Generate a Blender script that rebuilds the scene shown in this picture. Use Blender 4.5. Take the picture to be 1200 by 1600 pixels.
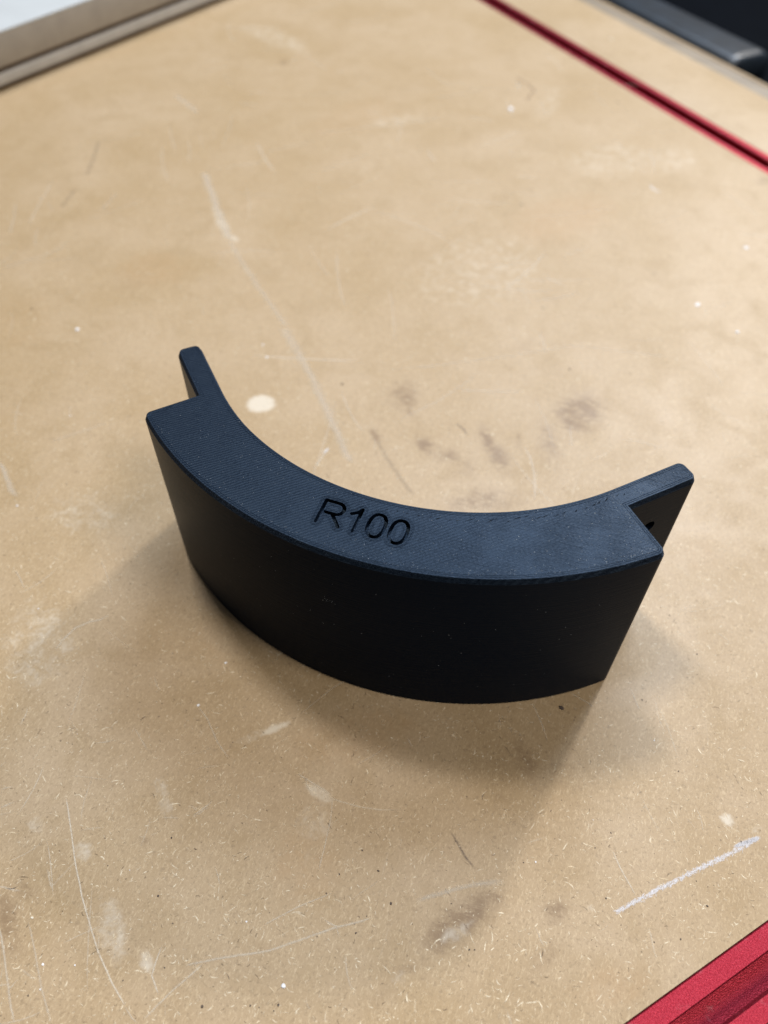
import bpy, bmesh, math, random
import numpy as np
from mathutils import Matrix, Vector
from mathutils.geometry import tessellate_polygon

MM = 0.001
rng = random.Random(7)
scene = bpy.context.scene
for o in list(bpy.data.objects):
    bpy.data.objects.remove(o)

# ------------------------------------------------------------ camera
cam_data = bpy.data.cameras.new("camera")
cam = bpy.data.objects.new("camera", cam_data)
scene.collection.objects.link(cam)
scene.camera = cam
cam_data.sensor_fit = 'VERTICAL'
cam_data.sensor_height = 36.0
cam_data.lens = 27.596
cam_data.clip_start = 0.01
cam_data.clip_end = 50
cam_data.dof.use_dof = True
cam_data.dof.focus_distance = 0.240
cam_data.dof.aperture_fstop = 8.0
CAMR = ((0.9434, -0.2603, 0.2057), (0.3317, 0.7238, -0.6050), (0.0086, 0.6390, 0.7692))
CAML = (51.135, -244.456, 251.786)
cam.matrix_world = Matrix(((*CAMR[0], CAML[0]*MM), (*CAMR[1], CAML[1]*MM), (*CAMR[2], CAML[2]*MM), (0, 0, 0, 1)))

# ------------------------------------------------------------ light (workshop lamps, indoors)
scene.view_settings.view_transform = 'Standard'
scene.view_settings.look = 'None'
scene.view_settings.exposure = 0.07
scene.view_settings.gamma = 1.0
scene.cycles.transparent_max_bounces = 48
world = bpy.data.worlds.new("World")
scene.world = world
world.use_nodes = True
bg = world.node_tree.nodes["Background"]
bg.inputs[0].default_value = (0.95, 0.96, 1.0, 1)
bg.inputs[1].default_value = 0.085

def area_lamp(name, az, elev, dist, sx, sy, power, color):
    l = bpy.data.lights.new(name, 'AREA')
    l.shape = 'RECTANGLE'; l.size = sx; l.size_y = sy
    l.energy = power; l.color = color
    o = bpy.data.objects.new(name, l)
    scene.collection.objects.link(o)
    e = math.radians(elev); n = math.hypot(*az)
    d = Vector((az[0]/n*math.cos(e), az[1]/n*math.cos(e), math.sin(e)))
    o.location = d*dist
    o.rotation_euler = (-d).to_track_quat('-Z', 'Y').to_euler()
    return o
area_lamp("ceiling_lamp_low", (0.27, 0.963), 38, 2.4, 0.16, 0.16, 25, (1.0, 0.93, 0.84))
area_lamp("ceiling_lamp_high", (-0.80, 0.58), 70, 2.0, 0.24, 0.24, 17, (1.0, 0.93, 0.84))
area_lamp("shop_light_cool", (0.14, 0.99), 53, 2.2, 0.9, 0.6, 36, (0.66, 0.80, 1.0))
area_lamp("ceiling_lamp_near", (0.80, -0.20), 58, 1.7, 0.40, 0.40, 12.0, (1.0, 0.91, 0.80))

# ------------------------------------------------------------ helpers
def link(name, mesh, mat=None, parent=None):
    o = bpy.data.objects.new(name, mesh)
    scene.collection.objects.link(o)
    if mat: mesh.materials.append(mat)
    if parent: o.parent = parent
    return o

def mesh_from(name, verts, faces, smooth=None):
    me = bpy.data.meshes.new(name)
    me.from_pydata([(x*MM, y*MM, z*MM) for x, y, z in verts], [], faces)
    me.validate()
    bm = bmesh.new(); bm.from_mesh(me)
    bmesh.ops.remove_doubles(bm, verts=bm.verts, dist=1e-6)
    bmesh.ops.recalc_face_normals(bm, faces=bm.faces)
    bm.to_mesh(me); bm.free()
    if smooth:
        me.shade_smooth(); me.set_sharp_from_angle(angle=math.radians(smooth))
        for p in me.polygons:
            if abs(p.normal.z) > .98: p.use_smooth = False
    return me

def thing(name, label, cat, loc=(0, 0, 0)):
    o = bpy.data.objects.new(name, None)
    o.empty_display_size = 0.02
    scene.collection.objects.link(o)
    o.location = [c*MM for c in loc]
    o['label'] = label; o['category'] = cat
    return o

class NT:
    def __init__(s, name):
        s.mat = bpy.data.materials.new(name); s.mat.use_nodes = True
        s.t = s.mat.node_tree; s.n = s.t.nodes
        s.bsdf = s.n["Principled BSDF"]; s.out = s.n["Material Output"]
    def node(s, typ, props=None, **ins):
        n = s.n.new(typ)
        for k, v in (props or {}).items(): setattr(n, k, v)
        for k, v in ins.items():
            key = int(k[1:]) if k[0] == '_' and k[1:].isdigit() else k.replace('_', ' ')
            s.put(n.inputs[key], v)
        return n
    def put(s, sock, v):
        if isinstance(v, bpy.types.NodeSocket): s.t.links.new(v, sock)
        elif isinstance(v, (tuple, list)) and len(v) == 3 and sock.type == 'RGBA': sock.default_value = (*v, 1)
        else: sock.default_value = v
    def math(s, op, a, b=0.0, c=None, clamp=False):
        n = s.node('ShaderNodeMath', dict(operation=op, use_clamp=clamp), _0=a, _1=b)
        if c is not None: s.put(n.inputs[2], c)
        return n.outputs[0]
    def mix(s, f, a, b, mode='MIX'):
        n = s.node('ShaderNodeMix', dict(data_type='RGBA', blend_type=mode))
        s.put(n.inputs[0], f); s.put(n.inputs[6], a); s.put(n.inputs[7], b)
        return n.outputs[2]
    def ramp(s, v, a, b, lo=0.0, hi=1.0):
        n = s.node('ShaderNodeMapRange', dict(interpolation_type='SMOOTHSTEP'))
        for i, x in enumerate((v, a, b, lo, hi)): s.put(n.inputs[i], x)
        return n.outputs[0]
    def noise(s, vec, scale, detail=3.0, rough=0.55, dist=0.0):
        n = s.node('ShaderNodeTexNoise', None, Scale=scale, Detail=detail, Roughness=rough, Distortion=dist)
        s.put(n.inputs['Vector'], vec)
        return n.outputs['Fac']
    def pos(s):
        return s.node('ShaderNodeNewGeometry').outputs['Position']
    def mapped(s, vec, rotz=0.0, scale=(1, 1, 1), loc=(0, 0, 0)):
        n = s.node('ShaderNodeMapping')
        s.put(n.inputs['Vector'], vec); n.inputs['Rotation'].default_value = (0, 0, rotz)
        n.inputs['Scale'].default_value = scale; n.inputs['Location'].default_value = loc
        return n.outputs[0]
    def attr(s, name, out='Fac'):
        return s.node('ShaderNodeAttribute', dict(attribute_name=name)).outputs[out]
    def bump(s, h, strength, dist):
        n = s.node('ShaderNodeBump', None, Strength=strength, Distance=dist)
        s.put(n.inputs['Height'], h)
        return n.outputs[0]

# ------------------------------------------------------------ materials
def mdf_material(name, worn):
    m = NT(name); P = m.pos()
    n1 = m.noise(P, 14, 4, .6, .4)
    n2 = m.noise(P, 45, 4, .6, .6)
    col = m.mix(m.ramp(n1, .24, .76), MDF_A, MDF_B)
    col = m.mix(m.math('MULTIPLY', m.ramp(n2, .45, .72), .45), col, MDF_C)
    # matted fibre grain
    f1 = m.noise(m.mapped(P, .6, (1, .38, 1)), 1500, 2, .6, 1.2)
    f2 = m.noise(m.mapped(P, -.9, (1, .38, 1)), 1300, 2, .6, 1.2)
    f3 = m.noise(P, 1000, 3, .65, .8)
    fib = m.math('MAXIMUM', m.ramp(f1, .53, .74), m.ramp(f2, .54, .76))
    col = m.mix(m.math('MULTIPLY', fib, .50), col, (.64, .51, .33))
    col = m.mix(m.math('MULTIPLY', m.ramp(f3, .50, .28), .50), col, (.215, .150, .085))
    sp = m.noise(P, 900, 1, .5)
    col = m.mix(m.math('MULTIPLY', m.ramp(sp, .27, .20), .7), col, (.09, .055, .03))
    rough = m.math('ADD', .42, m.math('MULTIPLY', n2, .20))
    if worn:
        nz = m.noise(P, 170, 6, .7, .5)
        nz2 = m.noise(P, 650, 3, .7)
        nn = m.math('ADD', m.math('MULTIPLY', nz, .75), m.math('MULTIPLY', nz2, .25))
        wob = m.math('SUBTRACT', nn, .5)
        def mask(a, k):
            v = m.attr(a)
            v = m.math('ADD', v, m.math('MULTIPLY', m.math('MULTIPLY', wob, k), m.ramp(v, 0, .25)))
            return m.ramp(v, .12, 1.0)
        col = m.mix(m.math('MULTIPLY', mask('warm', 1.5), .40), col, (.42, .26, .125))
        smear = m.noise(m.mapped(P, -.75, (.35, 1, 1)), 330, 5, .72, .8)
        dk = m.attr('dark')
        dk = m.math('MULTIPLY', dk, m.ramp(m.math('ADD', m.math('MULTIPLY', nn, .5), m.math('MULTIPLY', smear, .5)), .33, .60, .05, 1.3))
        col = m.mix(m.math('MULTIPLY', m.ramp(dk, .02, 1.15), .80), col, (.205, .130, .068))
        pale = mask('pale', 2.0)
        col = m.mix(m.math('MULTIPLY', pale, .8), col, (.66, .60, .50))
        rough = m.math('ADD', rough, m.math('MULTIPLY', pale, .1))
        # small random scuffs everywhere
        sc = m.noise(m.mapped(P, .5, (1, .12, 1)), 240, 3, .6, .6)
        sc2 = m.noise(P, 22, 2, .5)
        scm = m.math('MULTIPLY', m.ramp(sc, .66, .80), m.ramp(sc2, .45, .65))
        col = m.mix(m.math('MULTIPLY', scm, .35), col, (.66, .58, .46))
    m.put(m.bsdf.inputs['Base Color'], col)
    m.put(m.bsdf.inputs['Roughness'], rough)
    m.bsdf.inputs['Specular IOR Level'].default_value = .45
    b = m.bump(m.math('ADD', f3, m.math('MULTIPLY', f1, .5)), .25, .00012)
    b2 = m.n.new('ShaderNodeBump'); b2.inputs['Strength'].default_value = .2; b2.inputs['Distance'].default_value = .0006
    m.put(b2.inputs['Height'], n2); m.put(b2.inputs['Normal'], b)
    m.put(m.bsdf.inputs['Normal'], b2.outputs[0])
    return m.mat
MDF_A = (.372, .263, .141); MDF_B = (.440, .330, .210); MDF_C = (.325, .225, .114)
M_MDF = mdf_material('mdf_worn', True)
M_MDF2 = mdf_material('mdf_plain', False)

def mark_material():
    m = NT('scratch_and_fibre')
    c = m.node('ShaderNodeAttribute', dict(attribute_name='Col'))
    nz = m.noise(m.pos(), 1400, 3, .7)
    a = m.math('MULTIPLY', c.outputs['Alpha'], m.ramp(nz, .30, .58, .25, 1.0))
    m.put(m.bsdf.inputs['Base Color'], c.outputs['Color'])
    m.put(m.bsdf.inputs['Alpha'], a)
    m.bsdf.inputs['Roughness'].default_value = .6
    return m.mat
M_MARK = mark_material()

def plastic_material():
    m = NT('black_printed_plastic'); P = m.pos()
    g = m.node('ShaderNodeNewGeometry')
    sx = m.node('ShaderNodeSeparateXYZ'); m.put(sx.inputs[0], g.outputs['True Normal'])
    top = m.ramp(sx.outputs[2], .8, .95)
    pr = m.mapped(P, -math.radians(42), (.05, 1, 1))
    infill = m.noise(pr, 1700, 3, .6, .15)
    rot = m.mapped(P, -math.radians(42))
    ry = m.node('ShaderNodeSeparateXYZ'); m.put(ry.inputs[0], rot)
    wob = m.noise(m.mapped(P, -math.radians(42), (.12, 1, 1)), 500, 2, .5)
    line = m.math('SINE', m.math('ADD', m.math('MULTIPLY', ry.outputs[1], 2*math.pi/.00098), m.math('MULTIPLY', wob, 5.0)))
    patch = m.noise(P, 75, 3, .6)
    patchy = m.ramp(patch, .36, .64, .55, 1.0)
    grit = m.noise(P, 2600, 2, .6)
    hz = m.math('ADD', m.math('MULTIPLY', m.math('ADD', infill, m.math('MULTIPLY', line, .12)), patchy), m.math('MULTIPLY', grit, .25))
    ps = m.mapped(P, 0, (.025, .025, 1))
    layers = m.noise(ps, 2400, 2, .5)
    h = m.math('ADD', m.math('MULTIPLY', hz, top), m.math('MULTIPLY', m.math('MULTIPLY', layers, .30), m.math('SUBTRACT', 1.0, top)))
    m.put(m.bsdf.inputs['Normal'], m.bump(h, 1.0, .00022))
    m.put(m.bsdf.inputs['Base Color'], (.0034, .0074, .0165))
    rt = m.math('ADD', .42, m.math('MULTIPLY', patch, .08))
    inv = m.math('SUBTRACT', 1.0, top)
    m.put(m.bsdf.inputs['Roughness'], m.math('ADD', m.math('MULTIPLY', rt, top), m.math('MULTIPLY', .34, inv)))
    m.put(m.bsdf.inputs['Specular Tint'], m.mix(top, (.26, .55, 1.0), (.46, .69, 1.0)))
    m.put(m.bsdf.inputs['Specular IOR Level'], m.math('ADD', m.math('MULTIPLY', .30, top), m.math('MULTIPLY', .03, inv)))  # stronger sheen on upward faces, cut on sides: fall of light set in material
    return m.mat
M_PLA = plastic_material()

def simple(name, col, rough, metal=0.0, var=0.0, scale=60, bump=0.0, bscale=2000, bdist=.0001, stretch=None, spec=.5):
    m = NT(name); P = m.pos()
    if stretch: P = m.mapped(P, stretch[0], stretch[1])
    c = col
    if var:
        n = m.noise(P, scale, 4, .6)
        c = m.mix(m.ramp(n, .3, .7), tuple(x*(1-var) for x in col), tuple(min(1, x*(1+var)) for x in col))
    m.put(m.bsdf.inputs['Base Color'], c)
    m.bsdf.inputs['Roughness'].default_value = rough
    m.bsdf.inputs['Metallic'].default_value = metal
    m.bsdf.inputs['Specular IOR Level'].default_value = spec
    if bump:
        m.put(m.bsdf.inputs['Normal'], m.bump(m.noise(P, bscale, 2, .6), bump, bdist))
    return m.mat

def anodised():
    m = NT('red_anodised_aluminium'); P = m.pos()
    n = m.noise(P, 2600, 1, .5)
    d = m.noise(P, 120, 4, .65)
    col = m.mix(m.ramp(n, .35, .65), (.24, .012, .026), (.34, .030, .050))
    col = m.mix(m.math('MULTIPLY', m.ramp(d, .56, .75), .30), col, (.45, .30, .33))
    m.put(m.bsdf.inputs['Base Color'], col)
    m.bsdf.inputs['Metallic'].default_value = .85
    m.put(m.bsdf.inputs['Roughness'], m.math('ADD', .36, m.math('MULTIPLY', d, .2)))
    m.put(m.bsdf.inputs['Normal'], m.bump(n, .45, .00016))
    return m.mat
M_RED = anodised()
M_MELAMINE = simple('white_melamine', (.50, .53, .545), .35, var=.03, scale=30)
M_RAW = simple('raw_mdf_edge', (.33, .295, .25), .6, var=.06, scale=90, bump=.2, bscale=900)
M_SPACER = simple('grey_board', (.44, .42, .39), .5, var=.06, scale=90, bump=.2, bscale=900)
M_GAP_SHADE = simple('painted_gap_shade', (.16, .10, .06), .8)  # dark brown stands in for the shade in the fence's open gaps
M_EDGE = simple('worn_edge_band', (.235, .192, .140), .5, var=.20, scale=160, bump=.2, bscale=700, stretch=(math.radians(43.2), (.08, 1, 1)))
M_CASE = simple('black_case_plastic', (.002, .003, .005), .75, spec=.02, var=.1, scale=40, bump=.12, bscale=260, bdist=.0012)
M_RIDGE = simple('glossy_dark_plastic', (.008, .014, .022), .42, var=.3, scale=50, bump=.15, bscale=200, bdist=.001)
M_FLOOR = simple('dark_floor', (.03, .03, .032), .7, var=.2, scale=8)
M_DUSTW = simple('white_chip', (.82, .83, .86), .7)
M_DUSTC = simple('cream_chip', (.72, .66, .54), .7)
M_DUSTK = simple('dark_chip', (.075, .055, .045), .7)
M_SPECK = simple('pale_speck', (.45, .50, .55), .6)

# ------------------------------------------------------------ the workbench
TU = math.radians(-43.2)
du = np.array([math.cos(TU), math.sin(TU)]); nu = np.array([-du[1], du[0]])      # along / beyond the far track
U0 = np.array([0.0, 427.6])
TL = math.radians(47.9)
dl = np.array([math.cos(TL), math.sin(TL)]); nl = np.array([dl[1], -dl[0]])
L0 = np.array([104.7, -194.7])
s_, t_ = np.linalg.solve(np.stack([du, -dl], 1), L0-U0)
CA = U0+s_*du
CB = CA-du*1150; CD = L0-dl*300
CC = CB+(CD-CA)
W_TRACK = 19.4

bench = thing('workbench', 'tan MDF workbench top with scratches, stains and red metal tracks let into it', 'workbench', (0, 0, 0))

BLOBS =  [["pale",-92.5,-3.6,5.6,3.0,3.0,-5.0,1.3],["pale",-183.9,135.0,13.3,-14.6,1.2,4.3,0.5],["pale",-167.9,120.6,4.0,-2.2,0.5,3.1,0.6],["dark",-30.7,25.0,5.2,5.8,5.3,-8.5,0.8525000000000001],["dark",-25.3,15.6,3.2,-0.2,2.1,-3.4,0.775],["dark",-35.1,-5.0,3.6,-3.9,1.1,2.1,0.9299999999999999],["dark",-10.7,-4.0,5.4,-1.9,0.3,4.0,1.1625],["dark",-0.3,-6.1,8.2,0.1,-0.0,4.2,0.8525000000000001],["dark",14.1,8.4,4.9,-7.6,2.0,2.5,1.1625],["dark",21.4,0.5,6.3,-6.7,2.5,4.2,0.9299999999999999],["dark",49.7,41.4,8.4,10.5,6.4,-9.5,1.1625],["dark",48.2,33.1,3.6,3.1,2.4,-3.6,0.9299999999999999],["dark",40.3,17.9,5.0,4.4,6.0,-15.4,0.6200000000000001],["dark",27.2,13.1,1.5,1.0,2.9,-10.0,0.46499999999999997],["dark",21.4,-27.3,14.8,7.6,4.1,-5.2,0.775],["dark",18.0,-24.7,3.2,2.7,2.8,-4.3,0.775],["dark",9.6,-10.0,4.4,3.2,3.6,-6.7,0.46499999999999997],["dark",15.2,81.6,8.3,7.4,3.6,-7.3,0.3125],["warm",-196.1,76.8,17.1,13.0,13.8,-14.4,0.5],["warm",-156.5,297.1,27.9,33.0,14.7,-26.4,0.4],["dark",-199.7,62.4,10.7,9.1,9.4,-10.4,0.25],["dark",56.3,-185.1,7.9,11.2,4.3,-1.7,1.125],["pale",56.1,-187.8,3.8,4.2,2.1,-0.8,0.5],["dark",63.4,-175.6,2.1,2.6,1.7,-0.5,1.0],["dark",45.9,-201.2,5.1,5.5,2.1,-0.6,0.5625],["pale",44.6,-204.3,2.2,2.4,1.3,-0.4,0.5],["dark",81.8,-173.2,2.7,3.5,2.6,-1.6,0.9375],["dark",80.8,-186.9,5.1,7.7,2.8,-1.4,0.5],["dark",41.5,-210.6,2.9,3.6,2.1,-0.6,0.5],["dark",71.5,-185.0,3.0,3.2,2.1,-1.0,0.375],["dark",62.9,-130.7,2.9,2.4,3.4,-5.6,0.75],["dark",62.0,-134.5,1.5,1.0,1.6,-3.1,0.5],["dark",58.0,-146.0,1.7,1.5,1.3,-1.7,0.4375],["dark",-42.2,-195.8,1.8,0.4,0.8,-1.3,0.875],["dark",-61.1,-181.6,5.0,3.6,3.1,-2.0,0.375],["pale",-19.3,-148.8,4.0,3.9,1.2,-1.0,1.0],["pale",-25.1,-154.2,4.5,3.5,1.4,-1.4,0.4],["pale",-37.9,-221.0,4.9,1.0,6.6,-8.0,0.45],["pale",-24.9,-224.2,2.2,0.4,2.0,-2.7,0.6],["pale",-58.1,-204.8,2.3,2.0,2.6,-1.9,0.5],["pale",-75.5,-202.9,2.3,2.1,2.7,-1.9,0.4],["pale",-42.9,-182.8,3.3,0.7,6.3,-7.1,0.4],["pale",3.4,-164.2,4.9,-0.0,1.9,-2.4,0.7],["pale",5.0,-173.3,6.4,2.3,3.6,-5.7,0.3],["pale",-127.3,297.1,23.8,15.4,4.5,-9.0,0.3],["pale",27.2,294.2,31.2,21.2,11.8,-23.1,0.3],["pale",-31.0,366.6,6.0,33.4,8.3,-12.9,0.28],["pale",63.6,307.6,19.6,14.9,8.0,-21.0,0.25],["pale",120.3,349.1,4.1,3.5,1.5,-6.3,1.1],["dark",122.2,299.2,4.6,4.4,1.0,-4.9,0.75],["dark",-244.9,364.9,3.2,3.9,3.5,-5.4,0.75],["pale",-271.8,407.1,38.3,-8.8,16.1,-22.9,0.35],["pale",127.8,-128.7,1.9,0.5,-0.1,-1.9,1.0],["pale",138.1,-128.2,3.0,2.7,0.8,-1.0,0.5],["pale",90.8,-168.9,2.2,0.4,0.6,-1.3,0.35],["warm",109.2,-22.6,9.5,6.9,3.5,-12.1,0.3],["warm",9.1,210.0,30.8,27.3,9.0,-26.8,0.6],["pale",-24.4,139.7,38.1,27.7,13.9,-39.1,0.25],["warm",-234.7,13.0,15.5,11.5,21.7,-25.1,0.3],["pale",-133.8,-88.7,13.1,8.4,10.0,-10.7,0.3],["pale",-115.0,-146.6,10.1,9.4,14.3,-16.6,0.35],["warm",-56.8,-122.9,6.4,8.1,7.1,-8.7,0.3],["warm",8.2,-141.9,23.1,13.1,5.9,-9.6,0.5],["warm",-105.8,-99.8,11.2,10.9,8.9,-10.0,0.3],["dark",-67.7,-228.9,4.1,2.2,6.8,-8.0,0.875],["dark",-68.0,-219.9,3.1,1.9,2.8,-2.7,0.625],["dark",-37.5,-216.5,6.5,3.4,6.3,-8.3,0.25],["warm",101.0,-186.4,11.4,7.3,4.2,-4.9,0.5],["warm",7.9,-185.4,10.3,5.6,6.6,-10.9,0.5]]
STROKES =  [["pale",0.5,4.5,[[-221.1,183.6],[-199.6,157.1],[-169.1,118.0]]],["pale",0.3,3.2,[[-169.1,118.0],[-137.2,85.2],[-106.0,54.1]]],["pale",0.38,4.0,[[-106.0,54.1],[-74.7,17.8],[-50.4,-10.5],[-40.5,-24.0]]],["pale",0.45,4,[[-296.7,281.0],[-281.3,270.5],[-266.5,260.3]]],["pale",0.3,1.6,[[-172.9,261.1],[-133.9,288.2],[-98.6,312.1]]],["pale",0.35,1.4,[[-7.9,37.1],[5.1,40.8],[21.9,46.5]]],["pale",0.22,1.5,[[-32.0,45.9],[1.8,66.0],[39.1,90.3],[83.1,96.6]]],["pale",0.25,1.2,[[-117.9,376.3],[-81.1,371.6],[9.2,411.6],[27.1,422.1]]],["pale",0.3,1.6,[[12.6,121.1],[25.0,128.8],[32.1,137.6]]],["pale",0.6,1.2,[[-52.9,-31.7],[-52.3,-24.9],[-50.9,-20.2]]],["white",0.6,2.2,[[-53.6,-24.1],[-52.2,-21.5],[-51.2,-19.4]]],["pale",0.5,2.2,[[-183.8,-76.5],[-174.2,-84.2],[-165.4,-91.8]]],["pale",0.3,1.2,[[-170.2,-58.2],[-152.7,-38.7]]],["pale",0.22,1.2,[[-263.3,58.9],[-239.2,73.2]]],["pale",0.3,1.4,[[-293.4,79.6],[-301.8,95.4],[-310.7,109.5]]],["pale",0.2,2,[[-276.1,47.4],[-260.3,66.8],[-254.3,83.1]]],["dark",0.15,3.2,[[-32.9,-7.7],[-24.9,-17.5],[-16.3,-25.3],[-7.6,-33.9]]],["dark",0.5,1.2,[[-2.9,15.5],[2.1,11.9],[4.8,8.5]]],["chalk",0.95,1.5,[[98.6,-167.4],[104.8,-161.5],[112.2,-154.6],[121.9,-145.7],[129.1,-139.3],[135.6,-133.3]]],["chalk",0.5,1.0,[[130.8,-136.3],[137.2,-131.5]]],["pale",0.5,0.9,[[94.8,-174.5],[96.9,-171.6]]],["pale",0.8,0.7,[[-72.2,-192.6],[-66.1,-199.5],[-58.9,-208.0],[-51.3,-215.8],[-44.1,-222.3],[-38.5,-227.0],[-31.0,-232.2],[-24.6,-235.9]]],["pale",0.45,0.6,[[-24.6,-235.9],[-21.4,-237.6],[-19.2,-238.4]]],["pale",0.45,0.9,[[-68.9,-230.8],[-62.3,-237.4],[-55.3,-244.8],[-50.5,-249.4]]],["pale",0.32,0.8,[[-61.9,-226.9],[-55.2,-233.2],[-48.4,-240.0],[-41.1,-246.1]]],["pale",0.6,0.6,[[-57.2,-244.2],[-56.4,-242.0],[-55.8,-239.8]]],["pale",0.7,0.7,[[-22.3,-219.5],[-22.0,-224.0],[-21.4,-227.1],[-18.5,-229.4],[-17.4,-230.6]]],["pale",0.4,1.0,[[-13.8,-221.6],[-6.0,-217.2],[6.8,-210.6],[15.8,-203.8],[21.8,-199.1],[31.4,-193.1]]],["pale",0.42,0.8,[[-18.2,-236.8],[-14.9,-229.7],[-9.2,-219.7]]],["pale",0.4,1.6,[[41.5,-184.3],[48.7,-179.3],[56.3,-174.8],[65.1,-170.5]]],["pale",0.45,0.6,[[7.7,-163.8],[9.7,-170.6],[10.9,-178.3],[11.9,-185.9]]],["pale",0.55,0.9,[[-6.0,-160.5],[0.3,-162.0],[7.1,-163.4]]],["pale",0.45,0.8,[[-3.1,-161.0],[0.5,-165.3]]],["pale",0.55,0.7,[[94.9,-150.2],[97.7,-154.5],[101.6,-158.9],[103.4,-161.1]]],["pale",0.5,0.6,[[77.3,-179.1],[79.3,-182.2],[80.5,-183.5]]],["pale",0.5,0.6,[[92.3,-93.1],[96.6,-100.6]]],["pale",0.5,0.5,[[117.7,-128.0],[119.5,-130.6],[120.9,-135.3]]],["pale",0.4,0.6,[[60.9,-110.2],[66.8,-118.6],[68.7,-122.3]]],["pale",0.35,0.5,[[51.0,-118.1],[53.0,-123.5]]],["pale",0.35,0.7,[[72.4,-102.0],[81.8,-104.6]]],["pale",0.5,0.7,[[111.2,-165.6],[112.0,-162.7]]],["pale",0.55,0.9,[[-106.8,-148.2],[-106.6,-143.6],[-105.1,-137.6],[-101.6,-133.7],[-98.2,-131.3],[-96.1,-128.2]]],["pale",0.35,0.8,[[-142.2,-122.8],[-137.5,-126.0],[-133.4,-129.3]]],["pale",0.4,0.7,[[-86.2,-169.4],[-82.2,-171.7]]],["pale",0.45,0.6,[[-73.9,-173.7],[-70.6,-172.3],[-68.0,-170.5]]],["pale",0.45,1,[[-90.2,-202.2],[-88.8,-200.9],[-87.0,-199.4]]],["pale",0.4,0.8,[[-47.5,-150.4],[-42.1,-153.7],[-35.4,-159.8],[-29.3,-163.5]]],["pale",0.4,0.5,[[-31.4,-185.1],[-27.7,-179.2]]],["pale",0.35,0.5,[[-13.2,-141.0],[-6.5,-128.3],[-1.6,-122.1]]],["pale",0.6,0.7,[[-31.4,-183.9],[-29.3,-180.6],[-27.7,-177.9]]],["pale",0.5,0.5,[[-18.1,-195.2],[-15.8,-197.6],[-14.2,-199.9]]],["pale",0.35,0.7,[[2.6,-205.0],[10.7,-196.7],[18.3,-190.3]]],["pale",0.5,0.6,[[18.3,-197.8],[22.5,-198.4],[24.4,-200.8]]],["dark",0.4,1.2,[[46.1,-161.0],[49.5,-164.3],[52.9,-167.5],[56.9,-170.3]]],["darkhair",0.9,0.35,[[-73.9,-221.4],[-72.4,-221.3],[-71.4,-220.7],[-70.5,-219.8]]],["darkhair",0.9,0.35,[[-2.0,-219.6],[-1.1,-220.2],[-0.5,-220.9]]],["darkhair",0.8,0.25,[[-44.6,-214.4],[-43.0,-215.1]]],["darkhair",0.7,0.25,[[104.1,-156.5],[106.2,-154.8]]],["brown",0.4,2.5,[[-66.0,402.2],[-53.1,391.9],[-46.5,382.2],[-48.4,362.4]]],["white",0.8,1.6,[[53.2,269.3],[57.1,263.8],[61.4,261.1]]],["pale",0.4,5,[[-63.4,393.0],[-58.0,382.7]]],["dark",0.2,3,[[-308.3,198.5],[-297.4,173.6],[-289.4,153.8]]],["dark",0.18,3,[[-286.8,137.5],[-282.0,114.5]]],["pale",0.2,2.5,[[-257.7,119.5],[-259.0,135.2],[-260.6,142.9]]]]
CRUMBS =  [["white",-55.8,344.8,5],["white",116.1,214.2,3.2],["white",94.3,147.3,3.4],["white",115.9,129.9,2.5],["white",-204.9,15.3,2.8],["white",-47.8,-150.0,1.3],["white",-46.4,-132.1,1.2],["white",14.3,-217.2,1.5],["cream",-7.7,504.4,3],["white",-110.2,36.5,1.5],["white",-104.3,28.4,1.5],["cream",-52.4,-30.7,1.1],["white",-171.6,-41.0,1],["white",-161.5,-95.0,0.9],["white",-123.0,-135.1,0.7],["white",73.3,-161.6,0.7],["white",-2.5,-205.9,0.6],["white",-51.6,-234.8,0.8],["white",-48.7,-240.2,0.5],["white",-43.0,-232.0,0.6],["cream",-61.6,-225.7,1.0],["black",-237.2,22.0,1.4],["black",-61.7,22.5,1.4],["black",-34.6,-192.3,0.7],["black",-30.1,-208.3,0.8],["black",-22.4,-213.4,0.5],["black",-19.0,-224.2,0.5],["black",28.9,-180.0,0.9],["black",35.5,-187.3,0.9],["black",28.5,-198.1,0.8],["black",16.5,-191.1,0.5],["black",22.3,-176.1,0.7],["black",18.2,-184.8,0.5],["black",14.8,-221.7,0.8],["black",10.1,-224.0,0.5],["black",14.2,-223.4,0.5],["black",7.6,-224.4,0.6],["black",-4.7,-229.0,0.9],["black",95.2,-164.7,0.6],["black",117.3,-168.4,0.6],["black",110.1,-171.7,0.6],["black",132.2,-134.3,0.6],["black",89.7,-151.4,0.5],["black",93.7,-145.3,0.5],["black",96.8,-96.4,0.8],["black",93.5,-145.2,0.4],["black",111.5,-118.1,0.5],["black",70.8,-108.8,2.2],["black",123.8,-156.8,0.8],["black",120.1,-150.8,0.5],["black",69.8,-163.0,0.5],["black",52.3,-181.4,0.5],["black",60.5,-191.3,0.7],["black",62.0,-190.8,0.5],["black",-80.6,-176.6,0.4],["black",-84.9,-176.9,0.4],["black",-101.1,-174.7,0.5],["black",102.0,-57.9,0.6],["black",113.3,-71.3,0.6],["black",-18.1,216.0,1.6],["black",-24.7,201.5,1],["black",68.7,168.5,1.4],["black",74.5,189.7,0.9],["black",39.5,70.8,1.3],["black",16.9,115.4,1.2],["black",15.8,384.2,2]]

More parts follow.
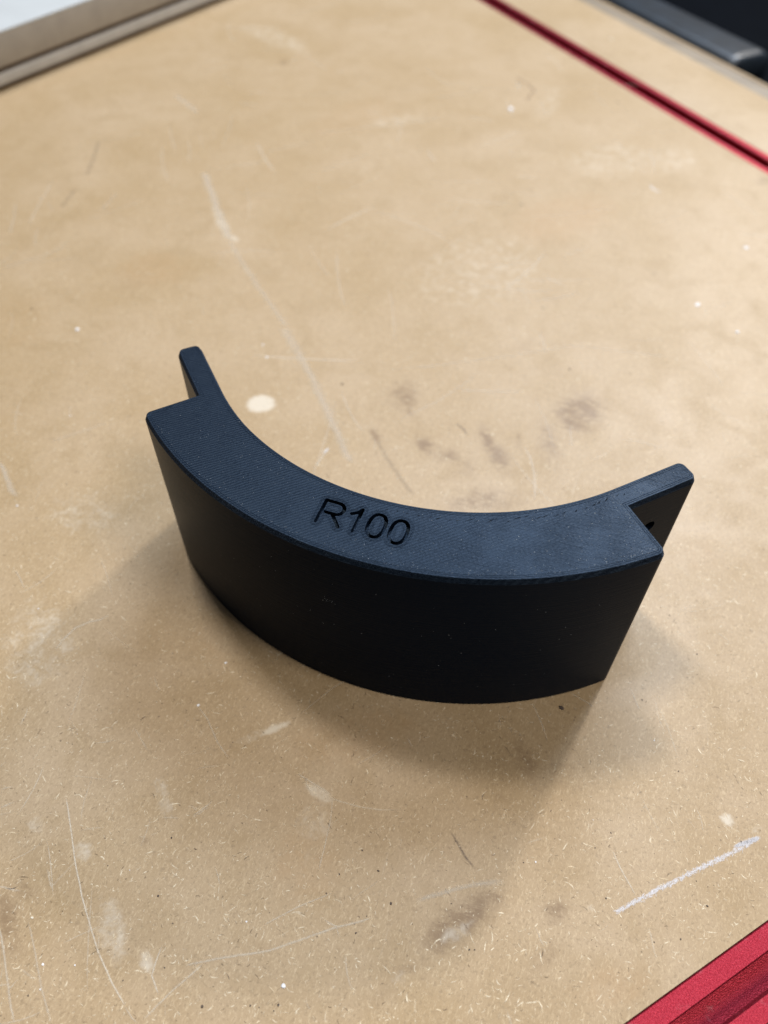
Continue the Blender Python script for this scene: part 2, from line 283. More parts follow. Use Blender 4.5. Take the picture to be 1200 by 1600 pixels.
def main_panel():
    nx, ny = 620, 480
    a = np.linspace(0, 1, nx)[None, :, None]; b = np.linspace(0, 1, ny)[:, None, None]
    G = (CA*(1-a)+CB*a)*(1-b)+(CD*(1-a)+CC*a)*b
    V = G.reshape(-1, 2)
    n = nx*ny
    co = np.zeros((n, 3)); co[:, :2] = V*MM
    idx = np.arange(n).reshape(ny, nx)
    q = np.stack([idx[:-1, :-1], idx[:-1, 1:], idx[1:, 1:], idx[1:, :-1]], -1).reshape(-1, 4)
    base = [(*(p*MM), -18*MM) for p in (CA, CB, CC, CD)]
    verts = np.vstack([co, np.array(base)])
    ring = [idx[0, 0], idx[0, -1], idx[-1, -1], idx[-1, 0]]
    faces = [tuple(int(i) for i in f) for f in q]
    edges4 = [list(idx[0, :]), list(idx[:, -1]), list(idx[-1, ::-1]), list(idx[::-1, 0])]
    for k, e in enumerate(edges4):
        faces.append(tuple(int(i) for i in reversed(e)) + (n+k, n+(k+1) % 4))
    faces.append((n+3, n+2, n+1, n))
    me = bpy.data.meshes.new('mdf_panel')
    me.from_pydata(verts.tolist(), [], faces)
    acc = {k: np.zeros(n+4) for k in ('dark', 'pale', 'warm')}
    for k, cx, cy, ux, uy, vx, vy, s in BLOBS:
        Mi = np.linalg.inv(np.array([[ux, vx], [uy, vy]]))
        d = (V-np.array([cx, cy]))@Mi.T
        r = np.hypot(d[:, 0], d[:, 1])
        t = np.exp(-r*r*.9) if k == 'dark' else np.clip((1.45-r)/1.0, 0, 1); t = t*t*(3-2*t) if k != 'dark' else t
        acc[k][:n] = np.maximum(acc[k][:n], s*t)
    for k, v in acc.items():
        at = me.attributes.new(k, 'FLOAT', 'POINT'); at.data.foreach_set('value', v.astype(np.float32))
    # the top must face up
    me.update()
    if me.polygons[0].normal.z < 0: me.flip_normals()
    return link('mdf_panel', me, M_MDF, bench)
main_panel()

def slab(name, pts, z0, z1, mat, parent, bevel=0.0):
    n = len(pts)
    v = [(x, y, z0) for x, y in pts]+[(x, y, z1) for x, y in pts]
    f = [tuple(range(n-1, -1, -1)), tuple(range(n, 2*n))]+[(i, (i+1) % n, n+(i+1) % n, n+i) for i in range(n)]
    me = mesh_from(name, v, f)
    if bevel:
        bm = bmesh.new(); bm.from_mesh(me)
        bmesh.ops.bevel(bm, geom=list(bm.edges), offset=bevel*MM, segments=3, affect='EDGES', profile=.5)
        bm.to_mesh(me); bm.free()
        me.shade_smooth(); me.set_sharp_from_angle(angle=math.radians(35))
    return link(name, me, mat, parent)

def along(P0, d, n, a0, a1, n0, n1):
    return [P0+d*a0+n*n0, P0+d*a1+n*n0, P0+d*a1+n*n1, P0+d*a0+n*n1]
slab('mdf_panel', along(CA, du, nu, -1150, 60, W_TRACK, 84.6), -18, 0, M_MDF2, bench, .5)
slab('edge_strip', along(CA, du, nu, -1150, 60, 85.0, 101.0), -32, -.6, M_EDGE, bench, 1.2)
slab('edge_lip', along(CA, du, nu, -1150, 60, 101.0, 103.6), -32, -.2, M_MDF2, bench, .6)
slab('mdf_panel', along(L0, dl, nl, -300, 560, 19.2, 260), -18, 0, M_MDF2, bench, .3)
slab('base_board', [CB+nu*84, CA+nu*84+du*60, CD+nl*258, CC], -36, -18.2, M_MDF2, bench)

def track(P0, d, n, a0, a1, w, lip):
    """T-slot extrusion let into the board: cross-section (across, height)"""
    g = (w-2*lip)
    sec = [(0.15, -12), (0.15, -.45), (.55, -.05), (lip-.35, -.05), (lip, -.4), (lip, -2.6), (lip-2.4, -2.9), (lip-2.4, -8.4),
           (w-lip+2.4, -8.4), (w-lip+2.4, -2.9), (w-lip, -2.6), (w-lip, -.75), (w-lip+.7, -.05),
           (w-.55, -.05), (w-.15, -.45), (w-.15, -12)]
    v = []; m = len(sec)
    for a in (a0, a1):
        for s, z in sec:
            p = P0+d*a+n*s; v.append((p[0], p[1], z))
    f = [(i, (i+1) % m, m+(i+1) % m, m+i) for i in range(m)]
    f += [tuple(range(m-1, -1, -1)), tuple(range(m, 2*m))]
    o = link('metal_track', mesh_from('metal_track', v, f), M_RED, bench)
    return o
t1 = track(CA, du, nu, -1150, 60, W_TRACK, 5.2)
t2 = track(L0, dl, nl, -300, 560, 19.0, 6.1)

t1['label'] = 'red metal track across the far right of the bench'
t2['label'] = 'red metal track in the near right corner of the bench'

# scratches, chalk and loose-laid surface fibres: thin ribbons on the board
COLS = dict(pale=(.70, .62, .50), white=(.84, .85, .88), dark=(.16, .125, .10), chalk=(.80, .79, .82), darkhair=(.05, .04, .05), brown=(.28, .17, .10),
            fibre=(.90, .79, .59), fibre2=(.74, .60, .40), darkfib=(.15, .10, .06))
class Ribbons:
    def __init__(s): s.v = []; s.f = []; s.c = []
    def add(s, pts, w, col, alpha, z=.05, taper=True, soft=True):
        pts = [np.array(p, float) for p in pts]; n = len(pts); b = len(s.v)
        k = 3 if soft else 2
        for i, p in enumerate(pts):
            t = pts[min(i+1, n-1)]-pts[max(i-1, 0)]; t = t/(np.hypot(*t)+1e-9); nn = np.array([-t[1], t[0]])
            al = alpha*(0.0 if taper and i in (0, n-1) else 1.0)
            offs = (-.5, 0, .5) if soft else (-.5, .5)
            for o in offs:
                q = p+nn*w*o; s.v.append((q[0]*MM, q[1]*MM, z*MM))
                s.c.append((*col, al if (o == 0 or not soft) else 0.0))
        for i in range(n-1):
            for j in range(k-1):
                s.f.append((b+i*k+j, b+i*k+j+1, b+(i+1)*k+j+1, b+(i+1)*k+j))
    def build(s, name, parent):
        me = bpy.data.meshes.new(name); me.from_pydata(s.v, [], s.f)
        ca = me.color_attributes.new('Col', 'FLOAT_COLOR', 'POINT')
        ca.data.foreach_set('color', np.array(s.c, np.float32).ravel())
        o = link(name, me, M_MARK, parent); o['kind'] = 'stuff'
        return o

def densify(pts, step=2.0, jit=.15):
    out = []
    for a, b in zip(pts[:-1], pts[1:]):
        a = np.array(a, float); b = np.array(b, float); n = max(1, int(np.hypot(*(b-a))/step))
        for i in range(n):
            out.append(a+(b-a)*i/n+np.array([rng.gauss(0, jit), rng.gauss(0, jit)]))
    out.append(np.array(pts[-1], float))
    return out
R_ = Ribbons()
for k, al, w, pts in STROKES:
    if k == 'chalk':
        for j in range(460):                    # powdery stick line made of many short dabs
            L = sum(math.dist(a, b) for a, b in zip(pts[:-1], pts[1:])); u = rng.random()*L
            for a, b in zip(pts[:-1], pts[1:]):
                d_ = math.dist(a, b)
                if u <= d_: break
                u -= d_
            u = min(u/d_, 1.0)
            p = np.array(a)+(np.array(b)-np.array(a))*u+np.array([rng.gauss(0, w*.2), rng.gauss(0, w*.2)])
            an = math.radians(45)+rng.gauss(0, .5); l = rng.uniform(.3, 1.3)
            e = np.array([math.cos(an), math.sin(an)])*l
            R_.add([p-e, p, p+e], rng.uniform(.25, .8), COLS['chalk'], al*rng.uniform(.4, 1), z=.07+j*1e-5)
        continue
    if w > 1.3 and k == 'pale':
        for q in range(3):
            R_.add(densify([(x+rng.gauss(0, w*.25), y+rng.gauss(0, w*.2)) for x, y in pts], 3, .12*w), w*rng.uniform(.7, 1.5), COLS[k], min(1, al*.72), z=.06+q*.003)
    else: R_.add(densify(pts, 2.5, .05*w), w, COLS[k], min(1, al*1.4), z=.06)
    if k == 'pale' and w < 1.1:
        R_.add(densify(pts, 1.2, .06), w*.4, (.76, .68, .55), min(1, al*1.25), z=.065)
for i in range(260):
    p = np.array([rng.uniform(-300, 150), -275+rng.random()**1.3*560])
    if i < 80: p = np.array([rng.uniform(-150, -40), rng.uniform(-270, -170)])
    an = rng.choice((rng.gauss(-1.1, .25), rng.gauss(.55, .3), rng.uniform(0, 3.14))); L = rng.choice((3, 5, 8, 12, 24))*rng.uniform(.7, 1.3); cv = rng.gauss(0, .12)
    pts = []
    for k in range(5):
        pts.append(p); p = p+np.array([math.cos(an), math.sin(an)])*L/4; an += cv
    if np.dot(p-L0, nl) < -2 and np.dot(p-CA, nu) < -2 and np.dot(pts[0]-L0, nl) < -2 and np.dot(pts[0]-CA, nu) < -2:
        R_.add(pts, rng.uniform(.3, .9), (.76, .67, .53), rng.uniform(.3, .7), z=.055+i*1e-5)
for i in range(110):                               # faint long rubs over the far half
    p = np.array([rng.uniform(-330, 130), rng.uniform(0, 480)])
    an = rng.choice((rng.gauss(-1.0, .2), rng.gauss(.15, .15), rng.gauss(.9, .2))); L = rng.uniform(12, 60); cv = rng.gauss(0, .05)
    pts = []
    for k in range(6):
        pts.append(p); p = p+np.array([math.cos(an), math.sin(an)])*L/5; an += cv
    if all(np.dot(q-L0, nl) < -2 and np.dot(q-CA, nu) < -2 for q in pts):
        R_.add(pts, rng.uniform(.6, 2.0), (.76, .68, .56), rng.uniform(.25, .6), z=.05+i*1e-5)
R_.build('scratch', bench)
F_ = Ribbons()
inside = lambda p: np.dot(p-L0, nl) < -1.5 and np.dot(p-CA, nu) < -1.5
cnt = 0
while cnt < 36000:
    y = -265+rng.random()**1.5*600
    p = np.array([rng.uniform(-330, 170), y])
    if not inside(p): continue
    cnt += 1
    big = rng.random() < .09
    L = rng.uniform(1.6, 4.2) if big else rng.uniform(.5, 1.9)
    an = rng.uniform(0, 2*math.pi); cv = rng.gauss(0, .5)
    pts = []
    for i in range(4):
        pts.append(p); p = p+np.array([math.cos(an), math.sin(an)])*L/3; an += cv
    if not inside(p): continue
    dark = rng.random() < .11
    F_.add(pts, rng.uniform(.22, .40) if big else rng.uniform(.15, .32), COLS['darkfib' if dark else rng.choice(('fibre', 'fibre', 'fibre2'))],
           rng.uniform(.25, .6) if dark else rng.uniform(.3, .9), z=.03+cnt*1e-6, soft=False)
F_.build('surface_fibre', bench)

# loose crumbs lying on the bench
def chips(name, items, mat, label):
    bm = bmesh.new()
    for x, y, s in items:
        k = rng.randint(6, 8); a0 = rng.random()*6; h = s*rng.uniform(.12, .22)
        st = rng.uniform(.6, 1.0); ra = rng.random()*3
        bot = []; top = []
        for i in range(k):
            a = a0+i*2*math.pi/k; r = s*.5*rng.uniform(.75, 1.1)
            px, py = r*math.cos(a), r*st*math.sin(a)
            qx, qy = px*math.cos(ra)-py*math.sin(ra), px*math.sin(ra)+py*math.cos(ra)
            bot.append(bm.verts.new(((x+qx)*MM, (y+qy)*MM, .08*MM)))
            top.append(bm.verts.new(((x+qx*.65)*MM, (y+qy*.65)*MM, (h+rng.uniform(0, .2)*h)*MM)))
        bm.faces.new(top); bm.faces.new(list(reversed(bot)))
        for i in range(k): bm.faces.new((bot[i], bot[(i+1) % k], top[(i+1) % k], top[i]))
    me = bpy.data.meshes.new(name); bm.to_mesh(me); bm.free()
    o = link(name, me, mat); o['kind'] = 'stuff'; o['label'] = label; o['category'] = 'crumbs'
    return o
by = {k: [(x, y, s) for kk, x, y, s in CRUMBS if kk == k] for k in ('white', 'cream', 'black')}
for i in range(70):
    p = np.array([rng.uniform(-280, 150), -270+rng.random()**1.4*520])
    if inside(p) and not 85 < math.hypot(*p) < 135: by['black'].append((p[0], p[1], rng.uniform(.25, .6)))
for i in range(36):
    p = np.array([rng.uniform(-280, 150), -270+rng.random()**1.4*520])
    if inside(p) and not 85 < math.hypot(*p) < 135: by['white'].append((p[0], p[1], rng.uniform(.25, .55)))
chips('white_crumbs', by['white'], M_DUSTW, 'tiny white crumbs scattered over the tan bench top')
chips('cream_crumbs', by['cream'], M_DUSTC, 'tiny cream coloured crumbs on the tan bench top')
chips('dark_crumbs', by['black'], M_DUSTK, 'tiny dark brown crumbs scattered over the tan bench top')

# ------------------------------------------------------------ the radius block
H = 74.7; RO = 125.0; IC = np.array([0.0, -8.35]); RI = 91.83; RT = 100.4
A_B = math.radians(42.6); A_E = math.radians(59.5)
def po(r, a, c=(0, 0)): return np.array([c[0]+r*math.sin(a), c[1]-r*math.cos(a)])
def notch():                                    # where the body's end face meets the tab
    p, q = po(RO, A_B), po(90, A_B); d = (q-p)/np.hypot(*(q-p))
    lo, hi = 0., 35.
    for _ in range(50):
        m_ = (lo+hi)/2
        if np.hypot(*(p+d*m_-IC)) > RT: lo = m_
        else: hi = m_
    return p+d*lo
NR = notch(); A_N = math.atan2(NR[0]-IC[0], -(NR[1]-IC[1]))
TAB = 26.0
def tp(R, u):                                   # the tabs run on straight, tangent to the arcs
    return po(R, A_N, IC)+np.array([math.cos(A_N), math.sin(A_N)])*u
def fillet(prev, c, nxt, r, n=7):
    """round a corner of the outline: returns points from prev side to nxt side"""
    u = (prev-c)/np.hypot(*(prev-c)); v = (nxt-c)/np.hypot(*(nxt-c))
    th = math.acos(np.clip(np.dot(u, v), -1, 1)); t = r/math.tan(th/2)
    b = (u+v)/np.hypot(*(u+v)); o = c+b*r/math.sin(th/2)
    p0, p1 = c+u*t, c+v*t
    a0 = math.atan2(*(p0-o)[::-1]); a1 = math.atan2(*(p1-o)[::-1])
    d = (a1-a0+math.pi) % (2*math.pi)-math.pi
    return [o+r*np.array([math.cos(a0+d*i/n), math.sin(a0+d*i/n)]) for i in range(n+1)]
def right_half():
    """outline of the right half, counter-clockwise from the front middle to the inner middle"""
    P = []; tag = []
    r = 2.6; back = r*1.35/RO
    arc = [po(RO, a) for a in np.linspace(0, A_B-back, 44)]
    for p in arc: P.append(p); tag.append('o')
    c = po(RO, A_B)
    for p in fillet(arc[-1], c, NR, r): P.append(p); tag.append('e')
    P.append(NR); tag.append('N')
    ea = [tp(RT, u) for u in np.linspace(0, TAB-1.35*r, 5)][1:]
    for p in ea: P.append(p); tag.append('t')
    tipo, tipi = tp(RT, TAB), tp(RI, TAB)
    for p in fillet(ea[-1], tipo, tipi, r): P.append(p); tag.append('p')
    ia0 = tp(RI, TAB-1.35*r)
    for p in fillet(tipo, tipi, ia0, r): P.append(p); tag.append('p')
    for u in np.linspace(TAB-1.35*r, 0, 5)[:-1]: P.append(tp(RI, u)); tag.append('i')
    P.append(po(RI, A_N, IC)); tag.append('M')
    for a in np.linspace(A_N, 0, 50)[1:]: P.append(po(RI, a, IC)); tag.append('c')
    return P, tag
PR, TG = right_half()
# drop near-duplicate points
def dedupe(P, T):
    p2, t2 = [P[0]], [T[0]]
    for p, t in zip(P[1:], T[1:]):
        if np.hypot(*(p-p2[-1])) > .05: p2.append(p); t2.append(t)
        elif t in 'NM': t2[-1] = t
    return p2, t2
PR, TG = dedupe(PR, TG)
nR = len(PR)
OUT = PR+[np.array([-p[0], p[1]]) for p in PR[-2:0:-1]]
TAGS = TG+TG[-2:0:-1]
OUT = np.array(OUT); NP = len(OUT)
def offset(P, d):
    n = len(P); e = np.roll(P, -1, 0)-P; e /= np.hypot(e[:, 0], e[:, 1])[:, None]
    nrm = np.stack([-e[:, 1], e[:, 0]], 1)       # inward for a counter-clockwise outline
    n0 = np.roll(nrm, 1, 0); s = n0+nrm
    s /= (1+np.sum(n0*nrm, 1))[:, None]
    return P+s*d
PROFILE = [(.35, 0.0), (.0, .45)]
zc = H-2.0
PROFILE += [(0, zc)]
for k in range(5):
    z0 = zc+k*.40; PROFILE += [(.17*k+.03, z0+.36), (.17*(k+1), z0+.40)]
PROFILE[-1] = (.85, H)
PROFILE += [(1.25, H), (1.36, H-.05), (1.47, H), (1.85, H), (1.96, H-.05), (2.07, H)]
RINGS = [offset(OUT, i) for i, z in PROFILE]
iN = [i for i, t in enumerate(TAGS) if t == 'N']; iM = [i for i, t in enumerate(TAGS) if t == 'M']
# order round the outline: right N, right M, left M, left N
nR_, nL_ = iN[0], iN[1]; mR_, mL_ = iM[0], iM[1]
def span(a, b):
    out = [a]
    while out[-1] != b: out.append((out[-1]+1) % NP)
    return out
SEG = dict(right=span(nR_, mR_), left=span(mL_, nL_))
BODY_SPANS = [span(nL_, nR_), span(mR_, mL_)]

# --- engraved lettering R100: strokes -> distance field -> outlines
def seg_d(X, Y, a, b):
    ax, ay = a; bx, by_ = b; dx, dy = bx-ax, by_-ay
    t = np.clip(((X-ax)*dx+(Y-ay)*dy)/(dx*dx+dy*dy+1e-12), 0, 1)
    return np.hypot(X-ax-t*dx, Y-ay-t*dy)
def chain(X, Y, pts):
    d = np.full_like(X, 1e9)
    for a, b in zip(pts[:-1], pts[1:]): d = np.minimum(d, seg_d(X, Y, a, b))
    return d
y0, y1 = -115.0, -106.5; ym = -110.9
bowl = [(-13.75, y1), (-9.6, y1)]+[(-9.6+2.2*math.sin(t), (y1+ym)/2+2.2*math.cos(t)) for t in np.linspace(0, math.pi, 14)]+[(-13.75, ym)]
def zero(cx):
    out = []
    for t in np.linspace(0, 2*math.pi, 41):
        c, s = math.cos(t), math.sin(t)
        out.append((cx+2.45*math.copysign(abs(c)**.85, c), (y0+y1)/2+4.25*math.copysign(abs(s)**.85, s)))
    return out
GLYPHS = [[[(-13.75, y0), (-13.75, y1)], bowl, [(-10.3, ym), (-6.95, y0)]], [[(-2.35, y0), (-2.35, y1)], [(-2.35, y1), (-3.2, -107.9), (-4.9, -108.9)]], [zero(3.45)], [zero(10.2)]]
gx = np.arange(-17.5, 16.5, .13); gy = np.arange(-118.2, -103.4, .13)
GX, GY = np.meshgrid(gx, gy)
SD = np.full_like(GX, 1e9)
for g in GLYPHS:
    for st in g: SD = np.minimum(SD, chain(GX, GY, st))
def contours(F, level):
    """closed iso-lines, region F < level on the left"""
    A = F < level; nxt = {}
    ny, nx = F.shape
    def ex(i, j):   # crossing on the edge (i,j)-(i,j+1)
        t = (level-F[i, j])/(F[i, j+1]-F[i, j]); return (gx[j]+t*(gx[j+1]-gx[j]), gy[i])
    def ey(i, j):
        t = (level-F[i, j])/(F[i+1, j]-F[i, j]); return (gx[j], gy[i]+t*(gy[i+1]-gy[i]))
    pt = {}
    mixed = np.argwhere((A[:-1, :-1].astype(int)+A[1:, :-1]+A[:-1, 1:]+A[1:, 1:]) % 4 != 0)
    for i, j in mixed:
        c = (A[i, j], A[i, j+1], A[i+1, j+1], A[i+1, j])
        e = [('x', i, j), ('y', i, j+1), ('x', i+1, j), ('y', i, j)]
        for k in range(4):                       # walk the cell ccw; leave the region -> enter it
            if c[k] and not c[(k+1) % 4]:
                for m_ in range(1, 4):
                    kk = (k-m_) % 4
                    if (not c[kk]) and c[(kk+1) % 4]:
                        nxt[e[k]] = e[kk]; break
    for a in list(nxt):
        pt[a] = ex(a[1], a[2]) if a[0] == 'x' else ey(a[1], a[2])
    loops = []; seen = set()
    for a in nxt:
        if a in seen: continue
        lp = []; b = a
        while b not in seen and b in nxt:
            seen.add(b); lp.append(pt[b]); b = nxt[b]
        if len(lp) > 8: loops.append(np.array(lp))
    return loops
def area(l): return .5*np.sum(l[:, 0]*np.roll(l[:, 1], -1)-np.roll(l[:, 0], -1)*l[:, 1])
def thin(l):
    out = [l[0]]
    for i in range(1, len(l)-1):
        a, b, c = out[-1], l[i], l[i+1]
        d = abs((c-a)[0]*(b-a)[1]-(c-a)[1]*(b-a)[0])/(np.hypot(*(c-a))+1e-9)
        if d > .008 or np.hypot(*(b-a)) > .6: out.append(b)
    out.append(l[-1])
    return np.array(out)
LET = [thin(l) for l in contours(SD, .60)]
big = sorted(LET, key=lambda l: -abs(area(l)))
sg = np.sign(area(big[0]))
HOLES = [l for l in LET if np.sign(area(l)) == sg]; COUNTERS = [l for l in LET if np.sign(area(l)) != sg]

def tess(loops, z):
    v = [(float(p[0]), float(p[1]), z) for l in loops for p in l]
    tri = tessellate_polygon([[Vector((float(p[0]), float(p[1]), 0)) for p in l] for l in loops])
    return v, [tuple(t) for t in tri]

class Acc:
    def __init__(s): s.v = []; s.f = []
    def put(s, v, f):
        b = len(s.v); s.v += list(v); s.f += [tuple(i+b for i in q) for q in f]

block = thing('radius_template', 'black 3D printed curved block engraved R100, standing on edge on the tan bench', 'template block', (0, 0, 0))

def wall(acc, ids, rows):
    n = len(ids)
    for r0, r1 in zip(rows[:-1], rows[1:]):
        v = [(*RINGS[r0][i], PROFILE[r0][1]) for i in ids]+[(*RINGS[r1][i], PROFILE[r1][1]) for i in ids]
        acc.put(v, [(k, k+1, n+k+1, n+k) for k in range(n-1)])
ALL = list(range(len(PROFILE)))
last = len(PROFILE)-1
DEPTH = 2.4
body = Acc()
for ids in BODY_SPANS: wall(body, ids, ALL)
poly = [RINGS[last][i] for i in BODY_SPANS[0]+BODY_SPANS[1]]
body.put(*tess([poly]+HOLES, H))
for c in COUNTERS: body.put(*tess([c], H))
for l in LET:
    n = len(l)
    v = [(*p, H) for p in l]+[(*p, H-DEPTH) for p in l]
    body.put(v, [(k, (k+1) % n, n+(k+1) % n, n+k) for k in range(n)])
body.put(*tess([RINGS[0][i] for i in BODY_SPANS[0]+BODY_SPANS[1]] and [[RINGS[0][i] for i in BODY_SPANS[0]+BODY_SPANS[1]]], 0.0))
o_body = link('body', mesh_from('body', body.v, body.f, 28), M_PLA, block)

# letter floors: part of their own, sunk into the top
fl = Acc()
for hole in HOLES:
    inner = [c for c in COUNTERS if hole[:, 0].min() < c[0, 0] < hole[:, 0].max()]
    fl.put(*tess([hole]+inner, H-DEPTH))
o_let = link('engraved_lettering', mesh_from('engraved_lettering', fl.v, fl.f), M_PLA, o_body)
o_let['label'] = 'characters R100 sunk into the top face'

# raised wall lines the printer laid round the letters
def ridge(acc, loop, w, h, z):
    n = len(loop); e = np.roll(loop, -1, 0)-np.roll(loop, 1, 0); e /= (np.hypot(e[:, 0], e[:, 1])+1e-9)[:, None]
    nn = np.stack([-e[:, 1], e[:, 0]], 1)
    v = []
    for o, zz in ((-w/2, z-.02), (-w/4, z+h), (w/4, z+h), (w/2, z-.02)):
        v += [(*(loop[i]+nn[i]*o), zz) for i in range(n)]
    f = [(k*n+i, k*n+(i+1) % n, (k+1)*n+(i+1) % n, (k+1)*n+i) for k in range(3) for i in range(n)]
    acc.put(v, f)
rd = Acc()
for lev, hh in ((.92, .04), (1.26, .075), (1.60, .055)):
    for l in contours(SD, lev):
        if abs(area(l)) > 2: ridge(rd, thin(l), .30, hh, H)
o_r = link('print_line', mesh_from('print_line', rd.v, rd.f, 60), M_PLA, o_body); o_r['kind'] = 'stuff'

def tab(ids, sign):
    acc = Acc()
    outer = [i for i in ids if TAGS[i] in 'Nt']
    inner = [i for i in ids if TAGS[i] in 'iM']
    tip = [i for i in ids if TAGS[i] == 'p']
    wall(acc, ids, [r for r in ALL if r >= 2 or r == 0][1:])        # chamfer and rim
    wall(acc, ids, [0, 1])
    if sign > 0: tipspan = [outer[-1]]+tip+[inner[0]]
    else: tipspan = [inner[-1]]+tip+[outer[0]]
    wall(acc, tipspan, [1, 2])
    # side faces with the screw hole: tessellated in (arc angle, height)
    uh = 11.6; zh = 58.6; rh = 2.4
    hole_pts = {}
    t_ = np.array([math.cos(A_N), math.sin(A_N)])
    for name, grp, R in (('o', outer, RT), ('i', inner, RI)):
        us = sorted(float(np.dot(np.array([abs(OUT[i][0]), OUT[i][1]])-po(R, A_N, IC), t_)) for i in grp)
        zb, zt = PROFILE[1][1], PROFILE[2][1]
        loop = [(u, zb) for u in us]+[(u, zt) for u in reversed(us)]
        circ = [(uh+rh*math.cos(t), zh+rh*math.sin(t)) for t in np.linspace(0, 2*math.pi, 25)[:-1]]
        tri = tessellate_polygon([[Vector((x, y, 0)) for x, y in loop], [Vector((x, y, 0)) for x, y in circ]])
        vv = []
        for u, z in loop+circ:
            p = tp(R, u); vv.append((p[0]*sign, p[1], z))
        acc.put(vv, [tuple(t) for t in tri])
        hole_pts[name] = vv[len(loop):]
    acc.put(*tess([[RINGS[last][i] for i in ids]], H))
    acc.put(*tess([[RINGS[0][i] for i in ids]], 0.0))
    o = link('mounting_tab', mesh_from('mounting_tab', acc.v, acc.f), M_PLA, block)
    n = 24
    hv = hole_pts['o']+hole_pts['i']
    h = link('screw_hole', mesh_from('screw_hole', hv, [(k, (k+1) % n, n+(k+1) % n, n+k) for k in range(n)], 40), M_PLA, o)
    return o
tab(SEG['right'], 1)
tab(SEG['left'], -1)

# flat black slivers painting the shade in infill gaps by the inner wall, dust and short hairs on the block
gp = Acc()
for i in range(26):
    a = math.radians(3+i*1.75+rng.uniform(-.5, .5)); r = RI+1.6+rng.uniform(2.2, 3.4)
    r -= .7; c = po(r, a, IC); L = rng.uniform(.4, 1.0) if i < 8 else rng.uniform(.7, 1.7); th = a+math.radians(rng.uniform(10, 28)); w = rng.uniform(.09, .2)
    e = np.array([math.cos(th), math.sin(th)]); nn = np.array([-e[1], e[0]])
    pts = [c-e*L, c-nn*w, c+e*L*.9+nn*.18, c+nn*w]
    gp.put([(*p, H+.012) for p in pts], [(0, 1, 2, 3)])
M_PRINT_SHADE = simple('print_shade_black', (.002, .002, .003), .9, spec=.05)
o_g = link('print_gap_shade', mesh_from('print_gap_shade', gp.v, gp.f), M_PRINT_SHADE, o_body); o_g['kind'] = 'stuff'

dv = Acc()
def speck(c, nrm, s, L=1.0, z=None):
    c = Vector(c); nrm = Vector(nrm).normalized()
    t = nrm.orthogonal().normalized(); t.rotate(Matrix.Rotation(rng.random()*6.28, 3, nrm)); b = nrm.cross(t)
    dv.put([tuple(c+t*s*L*.5), tuple(c+b*s*.4), tuple(c-t*s*L*.5), tuple(c-b*s*.4), tuple(c+nrm*s*.4)], [(0, 1, 4), (1, 2, 4), (2, 3, 4), (3, 0, 4)])
for i in range(620):
    u = rng.random()
    a = A_B*(.97-1.9*u**1.9); r = rng.uniform(RI+8, RO-2.3)
    if rng.random() < .35: r = RO-2.0-abs(rng.gauss(0, 1.0))
    p = po(r, a)
    if -16.5 < p[0] < 15 and -117 < p[1] < -104: continue
    speck((*p, H+.01), (0, 0, 1), rng.choice((.12, .14, .16, .2, .28 if a > .4 else .16)), rng.choice((1, 1, 1.6)))
for i in range(60):
    p = tp(rng.uniform(RI+2.5, RT-2.5), rng.uniform(2, TAB-2)); speck((*p, H+.01), (0, 0, 1), rng.choice((.12, .16, .2)))
for i in range(90):
    a = rng.uniform(-.45, .6); z = rng.uniform(4, 70); p = po(RO+.01, a); speck((*p, z), (p[0], p[1], 0), rng.choice((.1, .12, .16, .22)))
for i in range(16):
    a = -.06+rng.gauss(0, .012); z = 50+rng.gauss(0, .8); p = po(RO+.01, a); speck((*p, z), (p[0], p[1], 0), rng.choice((.12, .16, .22)))
o_d = link('dust_speck', mesh_from('dust_speck', dv.v, dv.f), M_SPECK, o_body); o_d['kind'] = 'stuff'

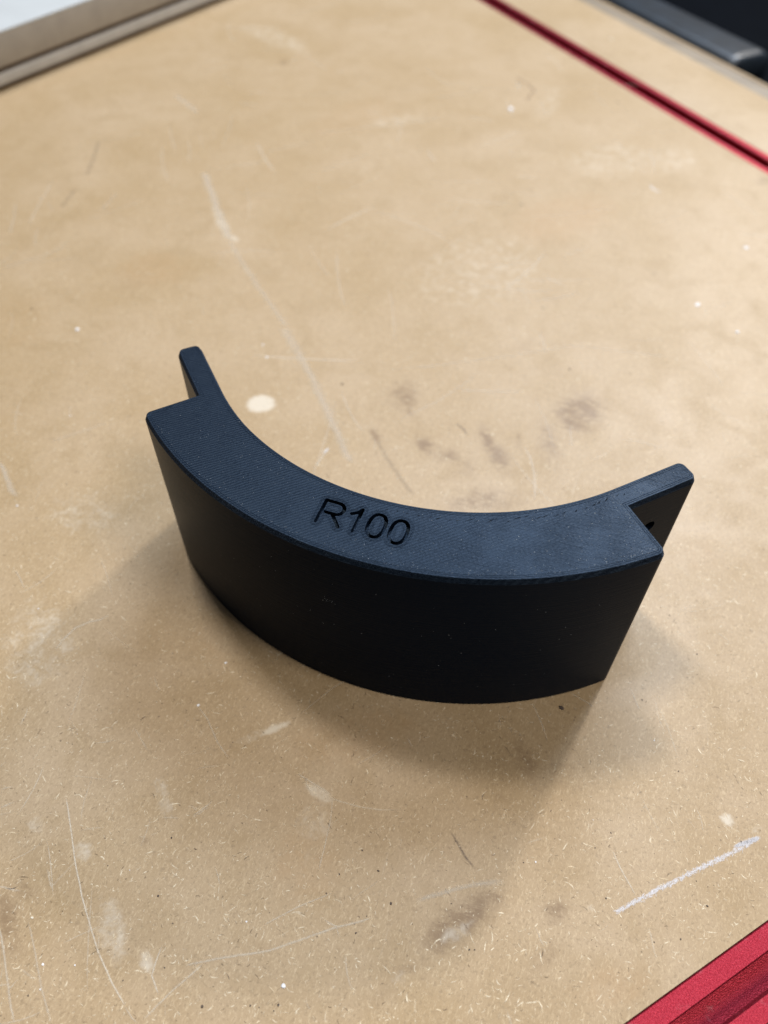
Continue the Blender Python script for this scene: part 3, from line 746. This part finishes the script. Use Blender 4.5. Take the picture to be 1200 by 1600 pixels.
# ------------------------------------------------------------ the fence at the far left
fd = np.array([math.cos(math.radians(73.9)), math.sin(math.radians(73.9))]); fn = np.array([-fd[1], fd[0]])
F0 = np.array([-418.0, 237.9])
fence = thing('fence', 'white topped board fence lying on the bench at the far left corner', 'fence', (0, 0, 0))
def frect(n0, n1, a0=-300, a1=400): return along(F0, fd, fn, a0, a1, n0, n1)
slab('bottom_shade_strip', frect(4.5, 60), .1, 3.8, M_GAP_SHADE, fence)  # set-back strips coloured dark to paint the shade below and between boards
slab('spacer_board', frect(.4, 62), 3.8, 11.6, M_SPACER, fence, .6)
slab('gap_shade_strip', frect(3.6, 60), 11.6, 15.4, M_GAP_SHADE, fence)
slab('upper_board', frect(-.6, 150), 15.4, 36.4, M_RAW, fence, .5)
slab('white_laminate', frect(-.7, 150.1), 36.4, 37.5, M_MELAMINE, fence, .25)

# ------------------------------------------------------------ the black case beyond the bench
case = thing('storage_case', 'glossy black case with a rounded ridge beyond the far edge of the bench', 'case', (0, 0, -850))
cd = np.array([math.cos(math.radians(-43.2)), math.sin(math.radians(-43.2))]); cn = np.array([-cd[1], cd[0]])
Z0 = np.array([0.0, 0.0])
def child(o):
    o.location = (0, 0, .85); return o
child(slab('case_body', along(Z0, cd, cn, -900, 250, 470, 1100), -850, -46, M_CASE, case, 12))
def ridge_bar():
    sec = []
    w, h = 50.0, 20.0
    for t in np.linspace(0, math.pi, 15):
        c, s = math.cos(t), math.sin(t)
        sec.append((w/2+w/2*math.copysign(abs(c)**.5, c), h*abs(s)**.42))
    v = []; f = []; m = len(sec)
    st = [(-900, 1), (-330, 1), (-324, .95), (-321, .8), (-320, .05)]
    for a, k in st:
        for s, z in sec:
            q = cd*a+cn*(482+w/2+(s-w/2)*(.6+.4*k)); v.append((q[0], q[1], -45+z*k))
    for j in range(len(st)-1):
        f += [(j*m+i, j*m+i+1, (j+1)*m+i+1, (j+1)*m+i) for i in range(m-1)]
    return mesh_from('ridge', v, f, 60)
child(link('ridge', ridge_bar(), M_RIDGE, case))

fl_o = slab('floor', [(-2500, -2500), (2500, -2500), (2500, 3000), (-2500, 3000)], -870, -850.5, M_FLOOR, None)
fl_o['kind'] = 'structure'
